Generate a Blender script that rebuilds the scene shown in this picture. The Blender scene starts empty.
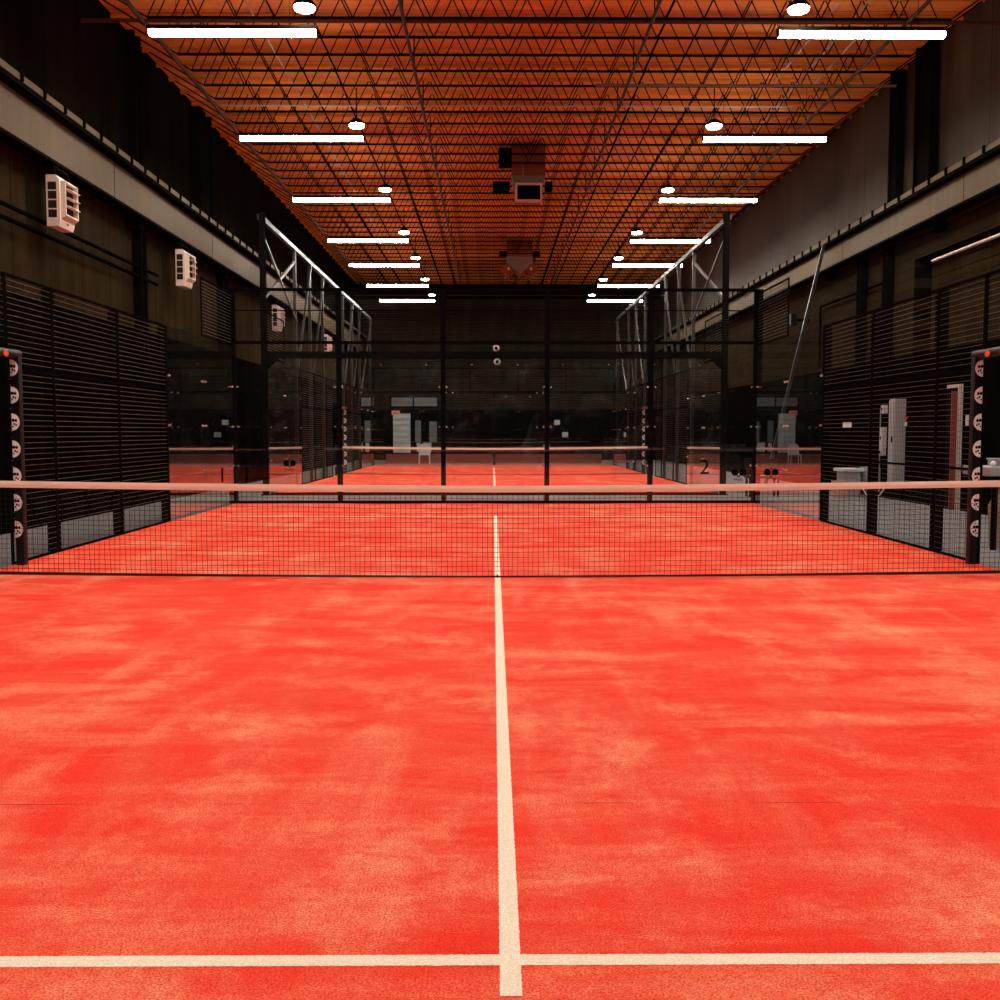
import bpy, math, random
from mathutils import Vector, Matrix
random.seed(7)
S = bpy.context.scene
COL = S.collection
R = math.radians
PI = math.pi

# ------------------------------------------------------------------ helpers
class MB:
    """collects shapes into one mesh"""
    def __init__(s): s.v = []; s.f = []; s.sm = []
    def add(s, vs, fs, smooth=False):
        o = len(s.v); s.v += [tuple(v) for v in vs]
        for f in fs: s.f.append(tuple(i + o for i in f)); s.sm.append(smooth)
        return s
    def box(s, x0, x1, y0, y1, z0, z1):
        v = [(x0,y0,z0),(x1,y0,z0),(x1,y1,z0),(x0,y1,z0),(x0,y0,z1),(x1,y0,z1),(x1,y1,z1),(x0,y1,z1)]
        return s.add(v, [(0,3,2,1),(4,5,6,7),(0,1,5,4),(1,2,6,5),(2,3,7,6),(3,0,4,7)])
    def cbox(s, c, d):
        return s.box(c[0]-d[0]/2,c[0]+d[0]/2,c[1]-d[1]/2,c[1]+d[1]/2,c[2]-d[2]/2,c[2]+d[2]/2)
    def bevbox(s, x0, x1, y0, y1, z0, z1, b=.01):
        """box with chamfered edges"""
        pts = []
        for z, i in ((z0, b), (z0+b, 0), (z1-b, 0), (z1, b)):
            pts += [(x0+i+b,y0+i,z),(x1-i-b,y0+i,z),(x1-i,y0+i+b,z),(x1-i,y1-i-b,z),(x1-i-b,y1-i,z),(x0+i+b,y1-i,z),(x0+i,y1-i-b,z),(x0+i,y0+i+b,z)]
        fs = [tuple(range(7,-1,-1)), tuple(range(24,32))]
        for k in range(3):
            for i in range(8):
                j = (i+1) % 8; fs.append((k*8+i, k*8+j, k*8+8+j, k*8+8+i))
        return s.add(pts, fs)
    def tube(s, a, b, r, n=6, caps=True, r2=None):
        a = Vector(a); b = Vector(b); d = (b-a).normalized()
        u = d.orthogonal().normalized(); w = d.cross(u)
        r2 = r if r2 is None else r2
        vs = []
        for p, rr in ((a, r), (b, r2)):
            for i in range(n):
                t = 2*PI*(i+.5)/n; vs.append(p + (u*math.cos(t)+w*math.sin(t))*rr)
        fs = [(i, (i+1)%n, n+(i+1)%n, n+i) for i in range(n)]
        s.add(vs, fs, n > 4)
        if caps: s.add(vs, [tuple(range(n-1,-1,-1)), tuple(range(n, 2*n))])
        return s
    def bar(s, a, b, w, h):
        """rectangular bar from a to b, w sideways, h upward-ish"""
        a = Vector(a); b = Vector(b); d = (b-a).normalized()
        up = Vector((0,0,1)) if abs(d.z) < .95 else Vector((0,1,0))
        u = d.cross(up).normalized(); q = u.cross(d).normalized()
        vs = []
        for p in (a, b):
            for su, sq in ((-1,-1),(1,-1),(1,1),(-1,1)): vs.append(p+u*su*w/2+q*sq*h/2)
        return s.add(vs, [(3,2,1,0),(4,5,6,7),(0,1,5,4),(1,2,6,5),(2,3,7,6),(3,0,4,7)])
    def path(s, pts, r, n=6):
        for a, b in zip(pts, pts[1:]): s.tube(a, b, r, n)
        return s
    def prism(s, pts, axis, a, b):
        """2D outline extruded along axis (0 x,1 y,2 z) from a to b"""
        def P(p, t):
            return (t,p[0],p[1]) if axis == 0 else ((p[0],t,p[1]) if axis == 1 else (p[0],p[1],t))
        n = len(pts); vs = [P(p, a) for p in pts] + [P(p, b) for p in pts]
        return s.add(vs, [tuple(range(n-1,-1,-1)), tuple(range(n,2*n))] + [(i,(i+1)%n,n+(i+1)%n,n+i) for i in range(n)])
    def lathe(s, prof, c, n=20, smooth=True):
        vs = []
        for r, z in prof:
            for i in range(n):
                t = 2*PI*i/n; vs.append((c[0]+r*math.cos(t), c[1]+r*math.sin(t), c[2]+z))
        fs = []
        for k in range(len(prof)-1):
            for i in range(n):
                j = (i+1) % n; fs.append((k*n+i,k*n+j,(k+1)*n+j,(k+1)*n+i))
        s.add(vs, fs, smooth)
        return s.add(vs, [tuple(range(n-1,-1,-1)), tuple(range((len(prof)-1)*n, len(prof)*n))])
    def mesh(s, name, mat):
        me = bpy.data.meshes.new(name); me.from_pydata(s.v, [], s.f)
        me.polygons.foreach_set('use_smooth', s.sm); me.materials.append(mat); me.update()
        return me
    def build(s, name, mat, parent=None, loc=(0,0,0), fix=True):
        me = s.mesh(name, mat)
        if fix:
            import bmesh
            bm = bmesh.new(); bm.from_mesh(me); bmesh.ops.recalc_face_normals(bm, faces=bm.faces); bm.to_mesh(me); bm.free()
        return link(name, me, parent, loc)

def link(name, me, parent=None, loc=(0,0,0)):
    o = bpy.data.objects.new(name, me); COL.objects.link(o); o.location = loc
    if parent: o.parent = parent
    return o
def tag(o, label=None, cat=None, group=None, kind=None):
    if label: o['label'] = label
    if cat: o['category'] = cat
    if group: o['group'] = group
    if kind: o['kind'] = kind
    return o
def thing(name, loc, label, cat, group=None):
    return tag(link(name, None, None, loc), label, cat, group)
def kids(o): return [c for c in COL.objects if c.parent == o]
def dup(root, loc, label=None, children=None):
    r = root.copy(); COL.objects.link(r); r.location = loc
    if label: r['label'] = label
    for c in (children if children is not None else kids(root)):
        d = c.copy(); COL.objects.link(d); d.parent = r
        for g in kids(c):
            e = g.copy(); COL.objects.link(e); e.parent = d
    return r

# ------------------------------------------------------------------ materials
def mat(name, col, rough=.6, metal=0, spec=.5, emit=None, es=0):
    m = bpy.data.materials.new(name); m.use_nodes = True
    b = m.node_tree.nodes['Principled BSDF']
    b.inputs['Base Color'].default_value = (*col, 1); b.inputs['Roughness'].default_value = rough
    b.inputs['Metallic'].default_value = metal; b.inputs['Specular IOR Level'].default_value = spec
    if emit:
        b.inputs['Emission Color'].default_value = (*emit, 1); b.inputs['Emission Strength'].default_value = es
    return m
class NT:
    def __init__(s, m): s.t = m.node_tree; s.b = s.t.nodes.get('Principled BSDF'); s.o = s.t.nodes.get('Material Output')
    def n(s, ty, **k):
        nd = s.t.nodes.new(ty)
        for a, v in k.items():
            if a.startswith('i_'): nd.inputs[a[2:].replace('_', ' ')].default_value = v
            else: setattr(nd, a, v)
        return nd
    def l(s, a, b): s.t.links.new(a, b)
    def coord(s, scale=(1,1,1), rot=(0,0,0), loc=(0,0,0)):
        if not hasattr(s, 'tc'): s.tc = s.n('ShaderNodeTexCoord')
        m = s.n('ShaderNodeMapping'); m.inputs['Scale'].default_value = scale
        m.inputs['Rotation'].default_value = rot; m.inputs['Location'].default_value = loc
        s.l(s.tc.outputs['Object'], m.inputs['Vector']); return m.outputs['Vector']
    def noise(s, vec, scale, detail=3, rough=.5, dist=0):
        nd = s.n('ShaderNodeTexNoise'); nd.inputs['Scale'].default_value = scale; nd.inputs['Detail'].default_value = detail
        nd.inputs['Roughness'].default_value = rough; nd.inputs['Distortion'].default_value = dist
        s.l(vec, nd.inputs['Vector']); return nd.outputs['Fac']
    def ramp(s, x, a, b, c=0., d=1.):
        r = s.n('ShaderNodeMapRange'); r.clamp = True
        for i, v in enumerate((a, b, c, d)): r.inputs[i+1].default_value = v
        s.l(x, r.inputs[0]); return r.outputs[0]
    def math(s, op, a, b=None, c=None):
        m = s.n('ShaderNodeMath', operation=op)
        for i, v in enumerate((a, b, c)):
            if v is None: continue
            if isinstance(v, (int, float)): m.inputs[i].default_value = v
            else: s.l(v, m.inputs[i])
        return m.outputs[0]
    def mix(s, f, a, b):
        m = s.n('ShaderNodeMix', data_type='RGBA')
        if isinstance(f, (int, float)): m.inputs[0].default_value = f
        else: s.l(f, m.inputs[0])
        for i, v in ((6, a), (7, b)):
            if isinstance(v, tuple): m.inputs[i].default_value = (*v, 1)
            else: s.l(v, m.inputs[i])
        return m.outputs[2]
    def bump(s, h, st=.3, d=.01):
        b = s.n('ShaderNodeBump'); b.inputs['Strength'].default_value = st; b.inputs['Distance'].default_value = d
        s.l(h, b.inputs['Height']); s.l(b.outputs[0], s.b.inputs['Normal'])

def mat_turf():
    m = mat('red_turf', (.8,.04,.02), .9, spec=.15); t = NT(m)
    v = t.coord()
    big = t.noise(v, .55, 4, .6, .6)
    drag = t.noise(t.coord((.55, 2.4, 1), (0,0,.25)), 1.1, 5, .65, .8)
    drag2 = t.noise(t.coord((2.6, .6, 1), (0,0,-.45)), 1.0, 5, .6, .5)
    scuff = t.noise(t.coord((.9, 3.2, 1), (0,0,-.1), (7,3,0)), 2.3, 6, .7, .4)
    fine = t.noise(v, 160, 3, .7)
    mid = t.noise(v, 34, 3, .6)
    sand = t.math('ADD', t.ramp(drag, .42, .75, 0, .38), t.ramp(drag2, .48, .8, 0, .32))
    sand = t.math('ADD', sand, t.ramp(scuff, .6, .8, 0, .42))
    sand = t.math('MULTIPLY', sand, t.ramp(big, .33, .62, .25, 1.15))
    blotch = t.noise(t.coord((1,1,1),(0,0,.6),(3,9,0)), 1.5, 5, .62, .5)
    sand = t.math('ADD', sand, t.math('MULTIPLY', t.ramp(blotch, .48, .72, 0, .42), t.ramp(t.noise(v, 8, 5, .7), .38, .6, .25, 1.1)))
    sand = t.math('ADD', sand, .035)
    sand = t.math('MULTIPLY', sand, t.ramp(fine, .39, .62, .2, 2.0))
    sand = t.math('MULTIPLY', sand, t.ramp(mid, .3, .7, .7, 1.3))
    red = t.mix(t.ramp(fine, .36, .62), (.66,.013,.005), (.97,.030,.011))
    red = t.mix(t.ramp(mid, .35, .7, 0, .35), red, (.93,.042,.016))
    c = t.mix(sand, red, (.93,.41,.23))
    # butt seams between the turf rolls
    sp = t.n('ShaderNodeSeparateXYZ'); t.l(v, sp.inputs[0])
    seam = None
    for y in (-5.83, -2.3, 3.2):
        d = t.math('LESS_THAN', t.math('ABSOLUTE', t.math('SUBTRACT', sp.outputs['Y'], y)), .0035)
        seam = d if seam is None else t.math('MAXIMUM', seam, d)
    seam = t.math('MULTIPLY', seam, t.ramp(t.noise(v, 2.2, 3), .48, .6, 0, .75))
    c = t.mix(seam, c, (.25,.01,.005))
    t.l(c, t.b.inputs['Base Color'])
    t.bump(fine, .35, .006)
    return m
def mat_line():
    m = mat('cream_turf_line', (.85,.72,.55), .9, spec=.15); t = NT(m)
    v = t.coord(); f = t.noise(v, 220, 2); g = t.noise(v, 14, 4)
    c = t.mix(t.ramp(f, .35, .65), (.80,.70,.54), (.98,.93,.82)); c = t.mix(t.ramp(g, .45, .75, 0, .25), c, (.9,.72,.55))
    t.l(c, t.b.inputs['Base Color']); t.bump(f, .3, .005); return m
def mat_carpet():
    m = mat('grey_carpet', (.2,.2,.2), .95, spec=.1); t = NT(m); v = t.coord()
    f = t.noise(v, 90, 3); g = t.noise(v, 1.2, 3)
    c = t.mix(t.ramp(f, .3, .7), (.12,.125,.13), (.30,.31,.32)); c = t.mix(t.ramp(g, .4, .7, 0, .3), c, (.16,.165,.17))
    t.l(c, t.b.inputs['Base Color']); t.bump(f, .2, .004); return m
def mat_wall(name, c1, c2, rough=.5, seams=0, axis='Y', spec=.5, pitch=1.2):
    m = mat(name, c1, rough, spec=spec); t = NT(m); v = t.coord()
    st = t.noise(t.coord((1.2,1.2,.12)), 2.2, 5, .65, .3); g = t.noise(v, .5, 3)
    c = t.mix(t.ramp(t.math('MULTIPLY', st, t.ramp(g, .3, .7, .8, 1.2)), .38, .66), c1, c2)
    if seams:
        sp = t.n('ShaderNodeSeparateXYZ'); t.l(v, sp.inputs[0])
        fr = t.math('FRACT', t.math('DIVIDE', sp.outputs[axis], pitch))
        c = t.mix(t.math('LESS_THAN', fr, .015), c, tuple(x*.35 for x in c1))
    t.l(c, t.b.inputs['Base Color'])
    t.l(t.ramp(st, .3, .7, rough-.08, rough+.12), t.b.inputs['Roughness']); return m
def mat_block():
    m = mat('painted_block', (.05,.045,.035), .8, spec=0); t = NT(m)
    tc = t.n('ShaderNodeTexCoord'); sp = t.n('ShaderNodeSeparateXYZ'); t.l(tc.outputs['Object'], sp.inputs[0])
    cb = t.n('ShaderNodeCombineXYZ'); t.l(sp.outputs['Y'], cb.inputs[0]); t.l(sp.outputs['Z'], cb.inputs[1])
    br = t.n('ShaderNodeTexBrick'); t.l(cb.outputs[0], br.inputs['Vector'])
    for k, x in (('Scale',1),('Mortar Size',.006),('Brick Width',.4),('Row Height',.2),('Mortar Smooth',.2)): br.inputs[k].default_value = x
    br.inputs['Color1'].default_value = (.026,.019,.011,1); br.inputs['Color2'].default_value = (.020,.0148,.0085,1); br.inputs['Mortar'].default_value = (.008,.006,.0035,1)
    t.l(br.outputs['Color'], t.b.inputs['Base Color']); t.bump(br.outputs['Fac'], -.4, .006); return m
def mat_deck():
    m = mat('wood_deck', (.5,.2,.07), .75, spec=.15); t = NT(m)
    v = t.coord(); grain = t.noise(t.coord((.5,9,1)), 1.6, 6, .7, .5); blot = t.noise(v, .9, 5, .65, .6)
    sp = t.n('ShaderNodeSeparateXYZ'); t.l(v, sp.inputs[0])
    row = t.math('FLOOR', t.math('DIVIDE', sp.outputs['Y'], 1.22))
    colm = t.math('FLOOR', t.math('DIVIDE', t.math('ADD', sp.outputs['X'], t.math('MULTIPLY', row, 1.1)), 2.44))
    wn = t.n('ShaderNodeTexWhiteNoise'); cb = t.n('ShaderNodeCombineXYZ'); t.l(row, cb.inputs[0]); t.l(colm, cb.inputs[1]); t.l(cb.outputs[0], wn.inputs['Vector'])
    c = t.mix(t.ramp(grain, .35, .7), DECK_A, DECK_B)
    c = t.mix(t.math('MULTIPLY', wn.outputs['Value'], .55), c, DECK_C)
    c = t.mix(t.ramp(blot, .55, .75, 0, .6), c, tuple(x*.45 for x in DECK_C))
    seam = t.math('LESS_THAN', t.math('FRACT', t.math('DIVIDE', sp.outputs['Y'], 1.22)), .012)
    c = t.mix(seam, c, (.06,.02,.006))
    t.l(c, t.b.inputs['Base Color']); return m
DECK_A = (.70,.24,.040); DECK_B = (.92,.38,.085); DECK_C = (.62,.18,.025)
def mat_glass(name, dust=.03, sx=1.):
    m = bpy.data.materials.new(name); m.use_nodes = True; t = NT(m)
    t.t.nodes.remove(t.b)
    tr = t.n('ShaderNodeBsdfTransparent'); tr.inputs[0].default_value = (.985,.99,.985,1)
    gl = t.n('ShaderNodeBsdfGlossy'); gl.inputs['Roughness'].default_value = .012; gl.inputs['Color'].default_value = (1,1,1,1)
    fr = t.n('ShaderNodeFresnel'); fr.inputs[0].default_value = 1.5
    ge = t.n('ShaderNodeNewGeometry')
    fac = t.math('MULTIPLY', t.math('MULTIPLY', fr.outputs[0], t.math('SUBTRACT', 1., ge.outputs['Backfacing'])), 1.6)
    fac = t.math('MINIMUM', fac, 1.)
    mx = t.n('ShaderNodeMixShader'); t.l(fac, mx.inputs[0]); t.l(tr.outputs[0], mx.inputs[1]); t.l(gl.outputs[0], mx.inputs[2])
    df = t.n('ShaderNodeBsdfDiffuse'); df.inputs[0].default_value = (.75,.75,.75,1)
    a = t.noise(t.coord(), .9, 5, .6, 1.2); b = t.noise(t.coord((2.2,2.2,.7)), 2.4, 6, .7, 1.5)
    sp = t.math('MULTIPLY', t.ramp(a, .47, .72), t.ramp(b, .42, .75))
    du = t.math('MULTIPLY', sp, dust); du = t.math('ADD', du, .0004)
    mx2 = t.n('ShaderNodeMixShader'); t.l(du, mx2.inputs[0]); t.l(mx.outputs[0], mx2.inputs[1]); t.l(df.outputs[0], mx2.inputs[2])
    t.l(mx2.outputs[0], t.o.inputs['Surface']); return m

M = dict(
    turf=mat_turf(), line=mat_line(), carpet=mat_carpet(), deck=mat_deck(), block=mat_block(),
    wall=mat_wall('dark_wall_panel', (.019,.0142,.0076), (.032,.024,.0125), .6, 1, spec=0),
    wallr=mat_wall('satin_wall_panel', (.026,.0185,.0095), (.054,.039,.020), .5, 1, pitch=1.9, spec=.04),
    upper=mat_wall('upper_wall_shade', (.005,.0035,.002), (.009,.0065,.0036), .6, 1, spec=0),  # same wall, darkened to paint in the shade above the lamps
    black_wall=mat_wall('black_wall_paint', (.002,.0018,.0016), (.004,.0034,.003), .7, spec=.0),
    back_wall=mat_wall('dark_corrugated_wall', (.020,.0155,.0085), (.034,.0265,.0145), .5, spec=.05),
    girder=mat_wall('grey_girder_paint', (.085,.064,.036), (.115,.088,.050), .55, spec=.05),
    steel=mat('black_steel', (.0055,.0045,.004), .6, spec=0),
    truss=mat('satin_truss_steel', (.030,.027,.024), .42, .15, spec=.25),
    chord=mat('timber_chord', (.62,.21,.035), .8, spec=.0),
    joist=mat('dark_joist_steel', (.003,.0022,.002), .7, spec=0),
    rust=mat('brown_pipe', (.055,.014,.006), .7, spec=.1),
    conduit=mat('bright_conduit', (.35,.32,.28), .45, .3),
    darkpipe=mat('dark_conduit', (.003,.003,.003), .6, spec=0),
    wire=mat('lit_mesh_wire', (.10,.075,.045), .45, .2, spec=.3),  # lighter tone painted on the horizontal wires that catch the lamps
    wireback=mat('black_mesh_wire', (.006,.005,.004), .5, spec=.1),
    cord=mat('black_net_cord', (.012,.012,.012), .8, spec=.2),
    tape=mat('white_headband', (.86,.73,.62), .6, spec=.3),
    band=mat('black_band', (.014,.015,.016), .45),
    bolt=mat('bright_bolt', (.75,.72,.68), .25, .9),
    white=mat('white_print', (.8,.78,.8), .6),
    black=mat('black_print', (.002,.002,.002), .6, spec=.02),
    orange=mat('orange_print', (.85,.09,.03), .6),
    pad=mat('black_vinyl_pad', (.005,.004,.004), .45, spec=.15),
    heater=mat('white_heater_shell', (.78,.68,.60), .5),
    grille=mat('dark_grille', (.03,.016,.012), .7, spec=.05),
    duct=mat('brown_duct', (.16,.035,.015), .7, spec=.05),
    ductgrey=mat('grey_duct', (.16,.10,.07), .6, spec=.1),
    cab=mat('grey_cabinet', (.30,.31,.32), .5),
    silver=mat('silver_frame', (.55,.50,.45), .4, .3),
    leaf=mat('brown_door_leaf', (.17,.03,.018), .5),
    plastic=mat('pale_plastic', (.55,.56,.57), .5),
    tan=mat('tan_fabric', (.35,.26,.15), .9),
    skin=mat('tan_box', (.55,.30,.20), .8),
    lamp=mat('lamp_lens', (.9,.9,.9), .5, emit=(1,.90,.76), es=1),
    lampside=mat('lamp_lens_side', (.9,.9,.9), .5, emit=(1,.95,.88), es=42),
    disc=mat('high_bay_lens', (.9,.9,.9), .5, emit=(1,.92,.80), es=1),
    pane=mat('lit_pane', (.3,.3,.3), .3, emit=(.80,.78,.76), es=.13),
    pane_dim=mat('dim_lit_pane', (.1,.1,.1), .3, emit=(.75,.75,.74), es=.035),
    exit=mat('exit_panel', (.4,.1,.06), .4, emit=(1,.25,.15), es=.35),
    glass=mat_glass('court_glass', .008), glass_far=mat_glass('dusty_court_glass', .075),
)
LAMP = 232.; DISC = 140.
M['lamp'].node_tree.nodes['Principled BSDF'].inputs['Emission Strength'].default_value = LAMP
M['disc'].node_tree.nodes['Principled BSDF'].inputs['Emission Strength'].default_value = DISC
def corr():
    t = NT(M['back_wall']); w = t.n('ShaderNodeTexWave', bands_direction='Z'); w.inputs['Scale'].default_value = 2.6
    t.l(t.coord(), w.inputs['Vector']); t.bump(w.outputs['Fac'], .8, .05)
corr()
def blinds(m):
    t = NT(m); w = t.n('ShaderNodeTexWave', bands_direction='Z'); w.inputs['Scale'].default_value = 1.1; w.inputs['Distortion'].default_value = 2
    t.l(t.coord(), w.inputs['Vector']); e = t.b.inputs['Emission Strength'].default_value
    t.l(t.ramp(t.math('MULTIPLY', w.outputs['Fac'], t.ramp(t.noise(t.coord(), 2.5), .3, .6)), 0, 1, e*.25, e*1.5), t.b.inputs['Emission Strength'])
blinds(M['pane']); blinds(M['pane_dim'])

# ------------------------------------------------------------------ setting
XL, XR, YF, YB, ZD = -6.72, 8.25, -14., 41., 8.66
def struct(name, mb, m): return tag(mb.build(name, m), kind='structure')
struct('floor', MB().box(XL-.3, XR+.3, YF-.3, YB+.3, -.3, -.012), M['carpet'])
struct('ceiling', MB().box(XL-.3, XR+.3, YF-.3, YB+.3, ZD, ZD+.2), M['deck'])
struct('wall_left', MB().box(XL-.3, XL, YF-.3, YB+.3, -.012, ZD), M['wall'])
struct('wall_back', MB().box(XL, XR, YB, YB+.3, -.012, ZD), M['back_wall'])
struct('wall_front', MB().box(XL, XR, YF-.3, YF, -.012, ZD), M['black_wall'])
wr = MB()   # right wall with a recessed loading opening
wr.box(XR, XR+.6, YF-.3, -1, -.012, 5.2); wr.box(XR, XR+.6, 10.6, YB+.3, -.012, 5.2); wr.box(XR, XR+.6, -1, 10.6, 2.4, 2.9)
wr.box(XR+.35, XR+.6, -1, 10.6, -.012, 5.2); wr.box(XR, XR+.35, -1, 10.6, -.012, 2.4); wr.box(XR, XR+.35, -1, 10.6, 4.75, 5.2)
struct('wall_right', wr, M['block'])
struct('trim_1', MB().box(XR-.05, XR+.3, YF-.3, YB, 5.2, ZD), M['wallr'])
struct('trim_6', MB().box(XL, XL+.02, YF, YB, 6.12, ZD), M['upper'])  # thin sheet carrying the upper wall's shade as near-black colour
struct('trim_2', MB().box(XL, XL+.03, YF, YB, -.012, 3.3), M['black_wall'])
struct('trim_3', MB().box(XR-.03, XR, YF, YB, -.012, 2.9), M['black_wall'])
struct('trim_4', MB().box(XL, XR, YB-.03, YB, -.012, 2.5), M['black_wall'])

# ------------------------------------------------------------------ courts
def jitter_line(x0, x1, y0, y1, m, parent, name, label=None):
    mb = MB(); long_y = (y1-y0) > (x1-x0); n = int(max(x1-x0, y1-y0)/.006); n = min(n, 2400)
    vs = []
    for i in range(n+1):
        t = i/n; j0 = random.uniform(-.0014,.0014); j1 = random.uniform(-.0014,.0014)
        if long_y: y = y0+(y1-y0)*t; vs += [(x0+j0,y,.0015),(x1+j1,y,.0015)]
        else: x = x0+(x1-x0)*t; vs += [(x,y0+j0,.0015),(x,y1+j1,.0015)]
    mb.add(vs, [((2*i,2*i+1,2*i+3,2*i+2) if long_y else (2*i,2*i+2,2*i+3,2*i+1)) for i in range(n)])
    o = mb.build(name, m, parent, fix=False)
    return o
def court(yc, label):
    t = thing('court_turf', (0,yc,0), label, 'court surface')
    MB().box(-5.02, 5.02, -10, 10, -.012, 0).build('turf_mat', M['turf'], t)
    for s in (-1, 1):
        jitter_line(-5.0, 5.0, s*6.95-.027, s*6.95+.027, M['line'], t, 'service_line')
    a = jitter_line(-.0275, .0275, -7.12, 7.12, M['line'], t, 'centre_line'); a.location.z = .0004
    return t
C2 = 22.87
court(0, 'red turf padel court in front with cream service and centre lines')
court(C2, 'smaller looking red turf court behind the far glass wall')

# net ---------------------------------------------------------------
def net(yc, label, cell=.048, fine=True):
    t = thing('padel_net', (0,yc,.002), label, 'net')
    top = lambda x: .868 + .055*(abs(x)/5)**1.5
    bot = lambda x: .004 + .034*(x/5)**2
    bh = lambda x: .014 + .016*(abs(x)/5)
    n = int(9.9/cell)
    mb = MB(); r = .0021
    nx = n; nz = 18
    def pt(i, k):
        x = -4.95 + i*9.9/n; z0 = bot(x)+bh(x)*.5; z1 = top(x)-.03
        f = k/nz; z = z0+(z1-z0)*f
        wob = .010*math.sin(i*1.7)*max(0, 1-f*3) if fine else 0
        sag = .004*math.sin(x*3.1+k)
        return (x+wob, 0.003*math.sin(i*.7), z+sag*(1 if 0<k<nz else 0))
    for i in range(nx+1):
        if fine:
            for k in range(0, nz, 3): mb.tube(pt(i,k), pt(i,k+3), r, 3, False)
        else: mb.tube(pt(i,0), pt(i,nz), r, 3, False)
    for k in range(1, nz):
        st = 3 if fine else 11
        for i in range(0, nx, st): mb.tube(pt(i,k), pt(min(i+st,nx),k), r, 3, False)
    mb.build('netting', M['cord'], t, fix=False)
    tp = MB(); N = 40; vs = []
    for i in range(N+1):
        x = -5+10*i/N; z = top(x)
        vs += [(x,-.006,z),(x,.006,z),(x,.010,z-.031),(x,.006,z-.062),(x,-.006,z-.062),(x,-.010,z-.031)]
    fs = []
    for i in range(N):
        for j in range(6): k = (j+1)%6; fs.append((i*6+j,i*6+k,i*6+6+k,i*6+6+j))
    tp.add(vs, fs); tp.build('headband', M['tape'], t)
    bb = MB(); vs = []
    for i in range(N+1):
        x = -5+10*i/N; z = bot(x); h = bh(x)
        vs += [(x,-.008,z),(x,.008,z),(x,.008,z+h),(x,-.008,z+h)]
    bb.add(vs, [(i*4+j,i*4+(j+1)%4,i*4+4+(j+1)%4,i*4+4+j) for i in range(N) for j in range(4)])
    bb.build('bottom_band', M['band'], t)
    for s in (-1, 1):
        MB().bevbox(s*5.04-.045, s*5.04+.045, -.045, .045, 0, .98, .008).build('net_post', M['steel'], t)
    w = MB(); w.tube((0,-.012,.0),(0,-.012,.03), .008, 6); w.build('centre_clip', M['band'], t)
    return t
net(0, 'black square mesh net with wide pale headband across the front court')
net(C2, 'net across the court behind the far glass wall', fine=False)

# mesh sheets ---------------------------------------------------------
def wire_sheet(w, h, cw, ch, r=.0026, frame=.028, n=5):
    """mesh sheet in local x-z plane; x 0..w, z 0..h"""
    mb = MB()
    k = int(round(w/cw)); q = int(round(h/ch))
    for i in range(1, q): mb.tube((0,0,i*h/q), (w,0,i*h/q), r, n, False)
    return mb
def sheet_frame(w, h, s=.03, rails=()):
    mb = MB()
    mb.box(0,w,-s/2,s/2,0,s); mb.box(0,w,-s/2,s/2,h-s,h); mb.box(0,s,-s/2,s/2,s,h-s); mb.box(w-s,w,-s/2,s/2,s,h-s)
    for z in rails: mb.box(s,w-s,-s/2,s/2,z-s/2,z+s/2)
    return mb
def upright_wires(w, h, cw, r=.0016):
    mb = MB(); k = int(round(w/cw))
    for i in range(1, k): mb.tube((i*w/k, .004, 0), (i*w/k, .004, h), r, 3, False)
    return mb
_up = {}
def uprights(me, w, h, cw=.05):
    _up[me.name] = upright_wires(w, h, cw, .0016).mesh('upright_wires', M['steel']); return me  # upright wires coloured near black, since overhead light only grazes them
SIDE_WIRE = wire_sheet(2-.006, 3, .05, .06).mesh('mesh_wires', M['wire']); uprights(SIDE_WIRE, 2-.006, 3)
SIDE_FRAME = sheet_frame(2-.006, 3, .026, (.98, 2.03)).mesh('mesh_frame', M['steel'])
COR_WIRE = wire_sheet(2, 1, .05, .06).mesh('mesh_wires', M['wire']); uprights(COR_WIRE, 2, 1)
COR_FRAME = sheet_frame(2, 1, .024).mesh('mesh_frame', M['steel'])
BACK_WIRE = wire_sheet(2, .98, .05, .05, .0022).mesh('mesh_wires', M['wireback']); uprights(BACK_WIRE, 2, .98)
BACK_FRAME = sheet_frame(2, .98, .02, (.6,)).mesh('mesh_frame', M['steel'])
POST = MB().box(-.06,.06,-.04,.04,0,3).mesh('post', M['steel'])
def mesh_panel(parent, loc, rz, wire, frame):
    f = link('mesh_panel', wire, parent, loc); f.rotation_euler.z = rz
    g = link('panel_frame', frame, f); link('upright_wires', _up[wire.name], f); return f
def side_fence(yc, s, ys, label, gate=True):
    x = s*5.03
    t = thing('mesh_fence', (x, yc+.07, 0), label, 'fence')
    for y in ys:
        mesh_panel(t, (0, y, 0), R(90), SIDE_WIRE, SIDE_FRAME)
        for q in (y+2,):
            if yc == 0: o = link('post', POST, t, (s*.08, q+.11, 0))
    return t
side_fence(0, -1, (2, 4), 'tall black wire mesh fence along the left of the front court')
side_fence(0, 1, (2, 4), 'tall black wire mesh fence along the right of the front court')
NAR_WIRE = wire_sheet(1.10, 3, .05, .06).mesh('mesh_wires', M['wire']); uprights(NAR_WIRE, 1.10, 3)
NAR_FRAME = sheet_frame(1.10, 3, .026, (.98, 2.03)).mesh('mesh_frame', M['steel'])
OVER_WIRE = wire_sheet(1.8, .72, .05, .06).mesh('mesh_wires', M['wire']); uprights(OVER_WIRE, 1.8, .72)
OVER_FRAME = sheet_frame(1.8, .72, .026).mesh('mesh_frame', M['steel'])
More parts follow.
